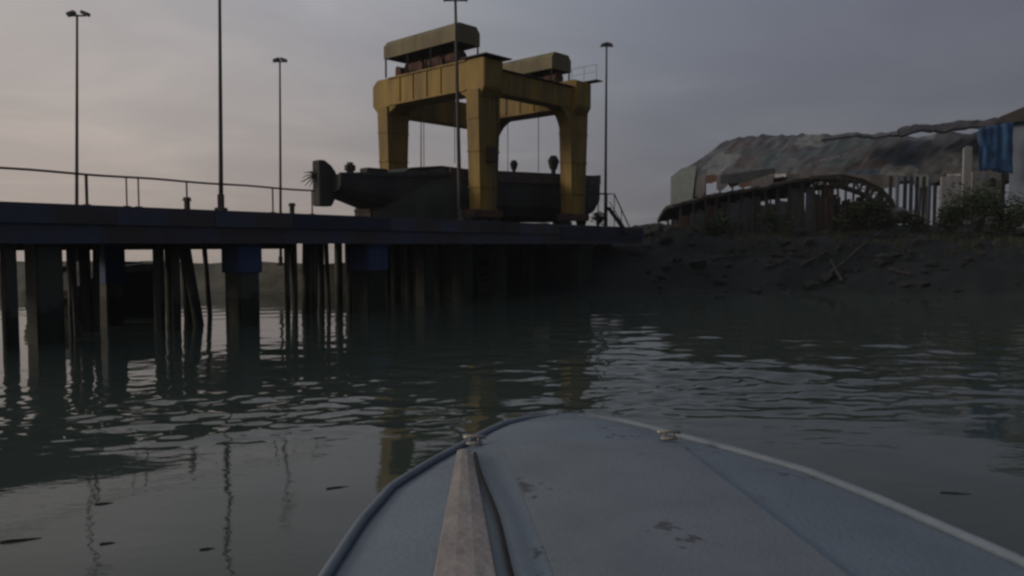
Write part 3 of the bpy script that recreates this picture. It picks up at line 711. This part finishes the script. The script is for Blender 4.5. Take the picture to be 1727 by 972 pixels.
# pale blue building with dark roof, far right, with blue tarpaulin
bc = at(1712, 360, 62)
pb = empty('pale_building', (44.5, 62, 4), 0, 'pale blue plastered building with dark overhanging roof at the right edge', 'building')
o0 = at(1700, 360, 62); o0.z = 0; ba = R(33); bx, by = Vector((math.cos(ba), -math.sin(ba), 0)), Vector((math.sin(ba), math.cos(ba), 0))
def bslab(u0, u1, w0, w1, z0, z1): return MB().prism([(u0, z0), (u1, z0), (u1, z1), (u0, z1)], by * (w1 - w0), o0 + by * w0, bx, UZ)
part(bslab(0, 10, 0, 8, 3, 13.2), 'wall', M['pale'], pb)
part(MB().prism([(-1.0, 13.0), (-.8, 13.5), (1.2, 14.3), (11, 14.9), (11, 13.2)], by * 9.4, o0 - by * .7, bx, UZ), 'roof', M['dark'], pb)
part(bslab(1.2, 2.4, -.06, .06, 7.3, 8.8), 'window', M['dark'], pb)
part(bslab(-.05, 10.05, -.1, .1, 5.2, 5.5), 'plinth', M['white'], pb)
def cloth(name, pts, thick, m, nx=14, ny=12, amp=.25, seed=0):
    """pts: four world corners tl,tr,br,bl"""
    bm = bmesh.new(); g = []
    nrm = (pts[1] - pts[0]).cross(pts[3] - pts[0]).normalized()
    for i in range(nx + 1):
        row = []
        for j in range(ny + 1):
            a = pts[0].lerp(pts[1], i / nx); b = pts[3].lerp(pts[2], i / nx); p = a.lerp(b, j / ny)
            p = p + nrm * (amp * fbm(i * .5, j * .12, 1, seed)) + UZ * ((.25 * fbm(i * .6, 0, 1, seed + 3)) if j == ny else 0)
            row.append(bm.verts.new(p))
        g.append(row)
    for i in range(nx):
        for j in range(ny): bm.faces.new((g[i][j], g[i + 1][j], g[i + 1][j + 1], g[i][j + 1]))
    mb = MB(); mb.bm.free(); mb.bm = bm; o = part(mb, name, m, None, smooth=True)
    md = o.modifiers.new('thick', 'SOLIDIFY'); md.thickness = thick; return o
tp = cloth('tarpaulin', [at(1650, 216, 60.6), at(1710, 205, 60.6), at(1707, 292, 60.6), at(1652, 286, 60.6)], .02, M['tarp'], amp=.35, seed=4)
tag(tp, 'bright blue tarpaulin hanging beside the pale building at far right', 'tarpaulin')

# low timber shed with bare arched rafters in front of it
ls = empty('low_shed', at(1320, 390, 62), 0, 'low collapsed timber shed with a bare arched truss, in front of the large open shed', 'shed')
prof = [(1135, 345), (1165, 338), (1215, 325), (1290, 314), (1340, 302), (1400, 297)]
for q in (0,):
    bm = bmesh.new(); g = []
    for i in range(31):
        x = 1135 + 265 * i / 30; y = np.interp(x, [p[0] for p in prof], [p[1] for p in prof]); row = []
        for j in range(8):
            p = at(x, y, 60.5); p = p + Vector((0, j * .95, -.022 * j * j + .25 * (1 - abs(j - 3.5) / 3.5) + fbm(i * .6, j, 1, 12) * .18))
            row.append(bm.verts.new(p))
        g.append(row)
    for i in range(30):
        for j in range(7): bm.faces.new((g[i][j], g[i + 1][j], g[i + 1][j + 1], g[i][j + 1]))
    mb = MB(); mb.bm.free(); mb.bm = bm; o = part(mb, 'roof', M['wood'], ls); md = o.modifiers.new('thick', 'SOLIDIFY'); md.thickness = .22
for k, x in enumerate(np.linspace(1150, 1395, 13)):
    y = np.interp(x, [p[0] for p in prof], [p[1] for p in prof])
    for dd in (.3, 5.5):
        a = at(x, y, 60.5 ); a = Vector((a.x, 60.5 + dd, a.z - .15 - (.6 if dd > 1 else 0))); b_ = Vector((a.x + rnd.uniform(-.3, .3), a.y, 3.6))
        part(MB().bar(a, b_, .16), 'post', M['wood'], ls)
for k in range(19):
    x = 1150 + 13 * k; w = rnd.uniform(.5, 1.2); a = at(x, 390, 60.9); h = rnd.uniform(1.0, 2.2)
    y = np.interp(x, [p[0] for p in prof], [p[1] for p in prof]); zt = at(x, y, 60.9).z - .35
    h = (zt - 3.9) * rnd.uniform(.7, 1)
    part(MB().prism([(0, 3.9), (w, 3.9), (w, 3.9 + h * .95), (0, 3.9 + h)], Vector((0, .06, 0)), Vector((a.x, a.y + rnd.uniform(0, .2), 0)), Vector((1, 0, 0)), UZ), 'wall_sheet', rnd.choice([M['wood'], M['rust'], M['patch'], M['conc']]), ls)
# arched trusses
ar = [(1345, 305), (1380, 298), (1420, 295), (1455, 303), (1485, 318), (1505, 338), (1512, 360)]
for n, (D, dk_) in enumerate(((60.8, 0), (62.4, 6), (64.2, 3))):
    mb = MB(); up = [at(x, y + dk_, D) for x, y in ar]; lo = [at(x - 3 - max(0, (x - 1440)) * .18, y + dk_ + 16 + (0 if x < 1450 else 3), D) for x, y in ar]
    def res(P, n_):
        out = []
        for i in range(len(P) - 1):
            for k in range(n_): out.append(P[i].lerp(P[i + 1], k / n_))
        return out + [P[-1]]
    U, Lw = res(up, 3), res(lo, 3)
    mb.tube(U, .11, 6); mb.tube(Lw, .08, 6)
    for i in range(len(U)):
        mb.bar(U[i], Lw[i], .09)
        if i < len(U) - 1 and i % 2 == 0: mb.bar(U[i], Lw[i + 1], .06)
    part(mb, 'arched_truss', M['wood'], ls)
for k in range(12):
    x = 1388 + 10.5 * k; y = np.interp(x, [p[0] for p in ar], [p[1] for p in ar]); a = at(x, y, 60.8)
    part(MB().bar(a, a + Vector((.1, 3.4, .15)), .07), 'purlin', M['wood'], ls)
for k, x in enumerate((1352, 1390, 1412, 1440, 1462, 1486, 1508)):
    y = np.interp(x, [p[0] for p in ar], [p[1] for p in ar]); a = at(x, y + 8, 61.0)
    part(MB().bar(a, Vector((a.x + rnd.uniform(-.5, .5), a.y, 3.6)), .13), 'post', M['wood'], ls)
part(MB().prism([(0, 3.8), (3.4, 3.8), (3.0, 5.9), (1.5, 6.6), (0, 6.0)], Vector((0, .08, 0)), Vector((at(1385, 390, 61).x, 61.2, 0)), Vector((1, 0, 0)), UZ), 'wall_sheet', M['rock'], ls)

for k in range(12):
    x = 1372 + 12 * k; D = 63.4 + rnd.uniform(0, .4); y = float(np.interp(x, [p[0] for p in ar], [p[1] for p in ar])) + rnd.uniform(26, 42); w = rnd.uniform(.45, .75)
    a = at(x, y, D); part(MB().prism([(0, 3.8), (w, 3.8), (w, a.z), (0, a.z - .2)], Vector((0, .06, 0)), Vector((a.x, D, 0)), Vector((1, 0, 0)), UZ), 'wall_sheet', rnd.choice([M['wood'], M['dark'], M['rust2'], M['wet']]), ls)
tt = MB().prism([(0, 0), (1.9, .15), (1.5, 1.15), (.9, 1.1)], Vector((0, .9, .3)), at(1497, 380, 58), Vector((1, 0, 0)), UZ, .08)
tag(part(tt, 'sheet_bundle', M['tarp3'], None), 'pale folded sheet lying on the bank at the right foot of the arched truss', 'sheet')
# ------------------------------------------------------------------ rubble, driftwood, vegetation
def gz(x, y): return height(x, y)
mb = MB()
for k in range(420):
    x = rnd.uniform(8.5, 46); 
    d = rnd.uniform(-.5, 15) ; y = shore(x) + d; z = gz(x, y)
    if z < .3: continue
    r_ = rnd.choice([.12, .18, .25, .35, .55]) * rnd.uniform(.7, 1.3)
    bb = bmesh.new(); bmesh.ops.create_icosphere(bb, subdivisions=1, radius=r_)
    for v in bb.verts: v.co += Vector(noise.noise_vector(v.co * 2.5 + Vector((k, 0, 0)))) * r_ * .55; v.co.z *= .65
    bmesh.ops.transform(bb, matrix=Matrix.Translation((x, y, z + r_ * .1)) @ Matrix.Rotation(rnd.uniform(0, 6), 4, 'Z'), verts=bb.verts); 
    for f in bb.faces: pass
    tmp = bpy.data.meshes.new('t'); bb.to_mesh(tmp); mb.bm.from_mesh(tmp); bpy.data.meshes.remove(tmp); bb.free()
o = part(mb, 'rubble', M['rock'], None); tag(o, 'dark broken rocks and rubble strewn over the right bank', 'rubble', kind='stuff')
logs = [((1350, 452), (1395, 428), .16, 'pale driftwood log leaning up the middle of the right bank'), ((1395, 470), (1462, 412), .13, 'longest leaning beam on the right bank below the arched truss'),
        ((1290, 455), (1332, 440), .12, 'short dark beam lying left of the leaning beams on the bank'), ((1500, 458), (1536, 466), .13, 'short log lying low on the bank right of the leaning beams'),
        ((1200, 440), (1260, 432), .12, 'dark beam lying on the bank below the left end of the low shed'), ((1420, 478), (1400, 440), .11, 'upright stub between the two leaning beams on the bank')]
for (a, b_, r_, lab) in logs:
    def onbank(px, py):
        # march along the ray until it meets the bank
        D = 42
        while D < 75:
            p = at(px, py, D)
            if p.z < gz(p.x, p.y) + .12: return p
            D += .15
        return at(px, py, 58)
    p, q = onbank(*a), onbank(*b_)
    if (q - p).length > 6: q = p + (q - p).normalized() * 6
    pts = [p.lerp(q, i / 5) + Vector((0, 0, .12 + .05 * math.sin(i * 2))) for i in range(6)]
    l_ = MB().tube(pts, r_, 8, r1=r_ * .6, wob=.15); mid = pts[2]; l_.tube([mid, mid + Vector((.2, -.2, .45))], r_ * .4, 6, r1=.02)
    tag(part(l_, 'driftwood_log', M['driftwood'], None), lab, 'log', 'logs and beams on the bank')
def bush(name, x, y, w, h, label, lm, cat='bush', n=700, z=None, trunk=.4, grp='bushes on the right bank'):
    z = gz(x, y) if z is None else z
    e_ = empty(name, (x, y, z), 0, label, cat, grp)
    st_ = MB()
    cl = []
    for k in range(9):
        a = rnd.uniform(0, 6.28); rr = rnd.uniform(.1, .75) * w / 2; c = Vector((x + math.cos(a) * rr, y + math.sin(a) * rr, z + h * rnd.uniform(.35, .9))); cl.append((c, rnd.uniform(.25, .45) * min(w, h)))
        m_ = Vector((x, y, z)).lerp(c, .5) + Vector((0, 0, .1)); st_.tube([(x, y, z - .1), m_, c], .06, 5, r1=.015)
    part(st_, 'stem', M['trunk'], e_)
    bm = bmesh.new()
    for k in range(n):
        c, r_ = rnd.choice(cl); d = Vector((rnd.gauss(0, 1), rnd.gauss(0, 1), rnd.gauss(0, .8))).normalized() * r_ * rnd.uniform(.4, 1.1)
        p = c + d
        if p.z < z: p.z = z + .05
        s = rnd.uniform(.08, .17); q = Matrix.Rotation(rnd.uniform(0, 6.28), 3, 'Z') @ Matrix.Rotation(rnd.uniform(-1.2, 1.2), 3, 'X')
        bm.faces.new([bm.verts.new(p + q @ Vector(v)) for v in ((-s, 0, 0), (0, -s * .45, .02), (s, 0, 0), (0, s * .45, .02))])
    mb = MB(); mb.bm.free(); mb.bm = bm; part(mb, 'foliage', lm, e_)
def gpx(px, D): return at(px, 400, D).x
bush('bush', gpx(1650, 55), 55, 3.6, 3.3, 'tallest dark bush on the bank in front of the white wall panels', M['leaf'], n=3200)
bush('bush', gpx(1600, 55.5), 55.5, 3.0, 2.2, 'dark bush left of the tallest bush on the right bank', M['leaf'], n=2000)
bush('bush', gpx(1700, 54), 54, 3.4, 2.6, 'dark bush below the blue tarpaulin at the right edge', M['leaf'], n=2600)
bush('bush', gpx(1545, 57), 57, 3.0, 1.7, 'low olive bush at the right foot of the arched truss', M['leaf2'], n=900)
bush('bush', gpx(1480, 57.5), 57.5, 3.0, 2.3, 'green bush under the right half of the arched truss', M['leaf'], n=2200)
bush('bush', gpx(1445, 58), 58, 2.6, 2.2, 'olive bush under the middle of the arched truss', M['leaf2'], n=1900)
bush('bush', gpx(1310, 57.5), 57.5, 3.4, 1.8, 'dark bush in front of the low shed wall', M['leaf'], n=900)
bush('bush', gpx(1215, 57.5), 57.5, 3.2, 1.6, 'dark bush before the left end of the low shed', M['leaf'], n=900)
bush('bush', gpx(1008, 49.5), 49.5, 1.3, .8, 'small green plant on the quay edge at the foot of the right crane leg', M['leaf'], n=240, z=DZ, cat='plant')
# grass on the crest of the bank
bm = bmesh.new()
for k in range(9000):
    x = rnd.uniform(10, 47); y = shore(x) + rnd.uniform(6, 15); z = gz(x, y)
    if fbm(x, y, .4, 77) < -.05: continue
    h = rnd.uniform(.15, .5); a = rnd.uniform(0, 6.28); w = .03; dx, dy = math.cos(a) * w, math.sin(a) * w
    bm.faces.new([bm.verts.new((x - dx, y - dy, z)), bm.verts.new((x + dx, y + dy, z)), bm.verts.new((x + rnd.uniform(-.15, .15), y + rnd.uniform(-.15, .15), z + h))])
mb = MB(); mb.bm.free(); mb.bm = bm; tag(part(mb, 'grass', M['leaf2'], None), 'dark weeds growing along the crest of the right bank', 'grass', kind='stuff')

# floating debris
for px, py, s, lab in ((570, 830, .10, 'dark floating scrap nearest the boat bow on its left'), (176, 858, .07, 'small flat scrap floating at left, above the lowest scraps'), (36, 922, .13, 'longest floating twig near the lower left corner'), (182, 928, .05, 'tiny floating chip right of the long twig'), (350, 938, .05, 'tiny round floating chip near the bottom between pole reflections'), (1430, 826, .07, 'small dark scrap floating right of the boat'), (1612, 840, .13, 'longer dark scrap floating at far right')):
    D = F * (EYE - WL) / (py - HZ); p = at(px, py, D); p.z = WL
    mb = MB(); pts = [(p.x + s * 1.3 * (i - 2) / 2, p.y + .25 * s * (i - 2) * (1 if px < 600 else -.5), WL + .003 + .006 * math.sin(i)) for i in range(5)]
    mb.tube(pts, .010 + s * .05, 6, r1=.008, wob=.3)
    tag(part(mb, 'floating_scrap', M['dark'], None), lab, 'debris', 'scraps floating on the water')

# ------------------------------------------------------------------ the boat we stand on
ZD = EYE - 1.25
TIP = Vector((.33, 5.5, 0)); AX = Vector((.115, -1, 0)).normalized(); LT = Vector((AX.y, -AX.x, 0)) * 1.0   # LT points to picture left
if LT.x > 0: LT = -LT
def Q(a, s, z): return TIP + AX * a + LT * s + UZ * z
fb = empty('work_boat', Q(4, 0, 0), 0, 'pale blue-grey boat foredeck with rounded bow, in the foreground', 'boat')
wa = [0, .03, .1, .22, .42, .7, 1.05, 1.5, 2.0, 2.7, 3.6, 5.0, 7.0, 9.5]
wh = [.02, .15, .28, .42, .55, .70, .90, 1.12, 1.24, 1.35, 1.44, 1.50, 1.52, 1.45]
def hw(a): return float(np.interp(a, wa, wh))
def camber(s_, a): w = hw(a); k = max(0, 1 - (s_ / max(w, .01)) ** 2); return .085 * k * min(1, a / .6 + .25)
AA = sorted(set([round(v, 3) for v in list(np.linspace(0, .5, 12)) + list(np.linspace(.5, 3, 18)) + list(np.linspace(3, 9.5, 12))]))
def edge_z(a): return ZD + .0 - .02 * a * 0
bm = bmesh.new(); g = []
NS = 24
for a in AA:
    w = hw(a); g.append([bm.verts.new(Q(a, w * .985 * math.sin(math.pi / 2 * (-1 + 2 * j / NS)), ZD + camber(w * math.sin(math.pi / 2 * (-1 + 2 * j / NS)), a))) for j in range(NS + 1)])
for i in range(len(AA) - 1):
    for j in range(NS): bm.faces.new((g[i][j], g[i + 1][j], g[i + 1][j + 1], g[i][j + 1]))
M['deck'] = mat('boat_deck_paint', (.125, .165, .205), .42, scale=1.3, col2=(.102, .134, .170), bump=.15, bscale=40, thr=(.35, .6), spec=.4)
M['deckpale'] = mat('boat_hatch_paint', (.130, .158, .182), .40, scale=2.2, col2=(.104, .128, .150), bump=.12, bscale=50, thr=(.33, .58), spec=.4)
M['rim'] = mat('boat_rim', (.13, .145, .185), .4, scale=4, col2=(.095, .105, .14), bump=.1)
M['rimpale'] = mat('worn_rim_paint', (.135, .168, .205), .55, scale=3, col2=(.11, .138, .172), bump=.2)
M['plank'] = mat('pale_plank', (.26, .245, .24), .7, scale=3, col2=(.19, .178, .175), bump=.3)
M['stain'] = mat('grime', (.055, .055, .06), .8, scale=8, bump=0)
mb = MB(); mb.bm.free(); mb.bm = bm; part(mb, 'deck', M['deck'], fb, smooth=True)
bm = bmesh.new(); g = []
for a in AA:
    w = hw(a); ring = []
    for side in (1, -1):
        col = []
        for f, z in ((1.0, ZD + .0), (1.02, ZD - .12), (.97, ZD - .5), (.88, 1.0), (.72, .3), (.5, -.25), (.05, -.5)):
            col.append((w * f * side, z))
        ring += col if side == 1 else col[::-1]
    rake = lambda z: (ZD - z) * .45 * math.exp(-a * .6)
    g.append([bm.verts.new(Q(a + rake(z), s_, z)) for s_, z in ring])
for i in range(len(AA) - 1):
    for j in range(len(g[0]) - 1): bm.faces.new((g[i][j], g[i + 1][j], g[i + 1][j + 1], g[i][j + 1]))
bm.faces.new(g[0]); bm.faces.new(g[-1][::-1])
mb = MB(); mb.bm.free(); mb.bm = bm; part(mb, 'hull', M['rim'], fb, smooth=True)
rimp = [Q(a, hw(a), ZD + .012) for a in reversed(AA)] + [Q(-.015, 0, ZD + .03)] + [Q(a, -hw(a), ZD + .012) for a in AA]
part(MB().tube(rimp, .024, 12), 'gunwale', M['rimpale'], fb, smooth=True)
# raised hatch panel
def deckz(a, s_): return ZD + camber(s_, a)
def panel(a0, a1, s0, s1, h, name, m, inset=0):
    bm = bmesh.new(); na, ns = 16, 14; top = []
    for i in range(na + 1):
        top.append([bm.verts.new(Q(a0 + (a1 - a0) * i / na, s0 + (s1 - s0) * j / ns, deckz(a0 + (a1 - a0) * i / na, s0 + (s1 - s0) * j / ns) + h)) for j in range(ns + 1)])
    for i in range(na):
        for j in range(ns): bm.faces.new((top[i][j], top[i + 1][j], top[i + 1][j + 1], top[i][j + 1]))
    r = bmesh.ops.extrude_face_region(bm, geom=bm.faces[:]); bmesh.ops.translate(bm, vec=(0, 0, -h + .002), verts=[v for v in r['geom'] if isinstance(v, bmesh.types.BMVert)])
    mb = MB(); mb.bm.free(); mb.bm = bm; return part(mb, name, m, fb)
hp = panel(1.05, 3.4, -.52, .50, .014, 'hatch', M['deckpale'])
# plank and rope
def tapered(a0, s0, w0, a1, s1, w1, h, th):
    bm = bmesh.new(); r = []
    for i in range(13):
        f = i / 12; a = a0 + (a1 - a0) * f; s_ = s0 + (s1 - s0) * f; w = w0 + (w1 - w0) * f; z = deckz(a, s_) + h
        r.append([bm.verts.new(Q(a, s_ + w / 2 * k, z + dz)) for k, dz in ((-1, 0), (-.9, th), (-.3, th * 1.3), (.3, th * 1.3), (.9, th), (1, 0))])
    for i in range(12):
        for j in range(5): bm.faces.new((r[i][j], r[i + 1][j], r[i + 1][j + 1], r[i][j + 1]))
        bm.faces.new((r[i][5], r[i + 1][5], r[i + 1][0], r[i][0]))
    bm.faces.new(r[0]); bm.faces.new(r[-1][::-1]); mb = MB(); mb.bm.free(); mb.bm = bm; return mb
def aq(px, py, h=.05):
    D = F * (1.25 - h) / (py - HZ); p = at(px, py, D); d = p - TIP; return d.x * AX.x + d.y * AX.y, d.x * LT.x + d.y * LT.y
(a0, s0), (a1, s1) = aq(783, 770), aq(783, 985)
pl = part(tapered(a0, s0, .09, a1 + .5, s1 + (s1 - s0) * .25, .27, .003, .035), 'spar', M['plank'], None)
tag(pl, 'pale tapered wooden plank lying lengthways on the boat foredeck', 'plank')
(a0, s0), (a1, s1) = aq(801, 772, .07), aq(862, 985, .07)
pts = []
for i in range(16):
    f = i / 15; a = a0 + (a1 + .4 - a0) * f; s_ = s0 + (s1 - s0) * f * (1 + .4 / (a1 - a0)) + .008 * math.sin(f * 9); pts.append(Q(a, s_, deckz(a, s_) + .034))
tag(part(MB().tube(pts, .011, 6), 'rope', M['rope'], None), 'thin black line running along the deck beside the plank', 'rope')
# cleats at the shoulders
for (px, py, lab) in ((1128, 752, 'right'), (800, 752, 'left')):
    a, s_ = aq(px, py, .04); c = Q(a, s_, deckz(a, s_) + .01)
    e_ = MB().box(c + UZ * .01, (.10, .05, .015), bev=.004).tube([c + Vector((-.07, 0, .045)), c + Vector((0, 0, .05)), c + Vector((.07, 0, .045))], .011, 8)
    e_.tube([c + Vector((-.025, 0, .01)), c + Vector((-.025, 0, .045))], .009, 8).tube([c + Vector((.025, 0, .01)), c + Vector((.025, 0, .045))], .009, 8)
    part(e_, 'cleat', M['glassy'], fb, smooth=True)
# specks of grime in the paint of deck and hatch
for m in (M['deck'], M['deckpale']):
    t = m.node_tree; b = t.nodes['Principled BSDF']; src = b.inputs['Base Color'].links[0].from_socket
    tcn = t.nodes.new('ShaderNodeTexCoord'); n1 = t.nodes.new('ShaderNodeTexNoise'); n1.inputs['Scale'].default_value = 16; n1.inputs['Detail'].default_value = 4
    n2 = t.nodes.new('ShaderNodeTexNoise'); n2.inputs['Scale'].default_value = 1.7; n2.inputs['Detail'].default_value = 1
    for n in (n1, n2): t.links.new(tcn.outputs['Object'], n.inputs['Vector'])
    ad = t.nodes.new('ShaderNodeMath'); ad.operation = 'ADD'; t.links.new(n1.outputs[0], ad.inputs[0]); t.links.new(n2.outputs[0], ad.inputs[1])
    rp_ = t.nodes.new('ShaderNodeMapRange'); rp_.inputs['From Min'].default_value = 1.23; rp_.inputs['From Max'].default_value = 1.30; t.links.new(ad.outputs[0], rp_.inputs['Value'])
    mx_ = t.nodes.new('ShaderNodeMix'); mx_.data_type = 'RGBA'; t.links.new(rp_.outputs[0], mx_.inputs[0]); t.links.new(src, mx_.inputs[6]); mx_.inputs[7].default_value = (.05, .052, .06, 1)
    t.links.new(mx_.outputs[2], b.inputs['Base Color'])
# ------------------------------------------------------------------ damp evening haze
hz = MB().box((0, 0, 7.7), (1000, 1000, 23.4)).build('haze', None)
hm = bpy.data.materials.new('haze_air'); hm.use_nodes = True; t = hm.node_tree; t.nodes.clear()
pv = t.nodes.new('ShaderNodeVolumePrincipled'); pv.inputs['Color'].default_value = (.86, .93, 1.0, 1); pv.inputs['Density'].default_value = .0003; pv.inputs['Anisotropy'].default_value = 0
ou = t.nodes.new('ShaderNodeOutputMaterial'); t.links.new(pv.outputs[0], ou.inputs['Volume']); hz.data.materials.append(hm); tag(hz, kind='stuff')
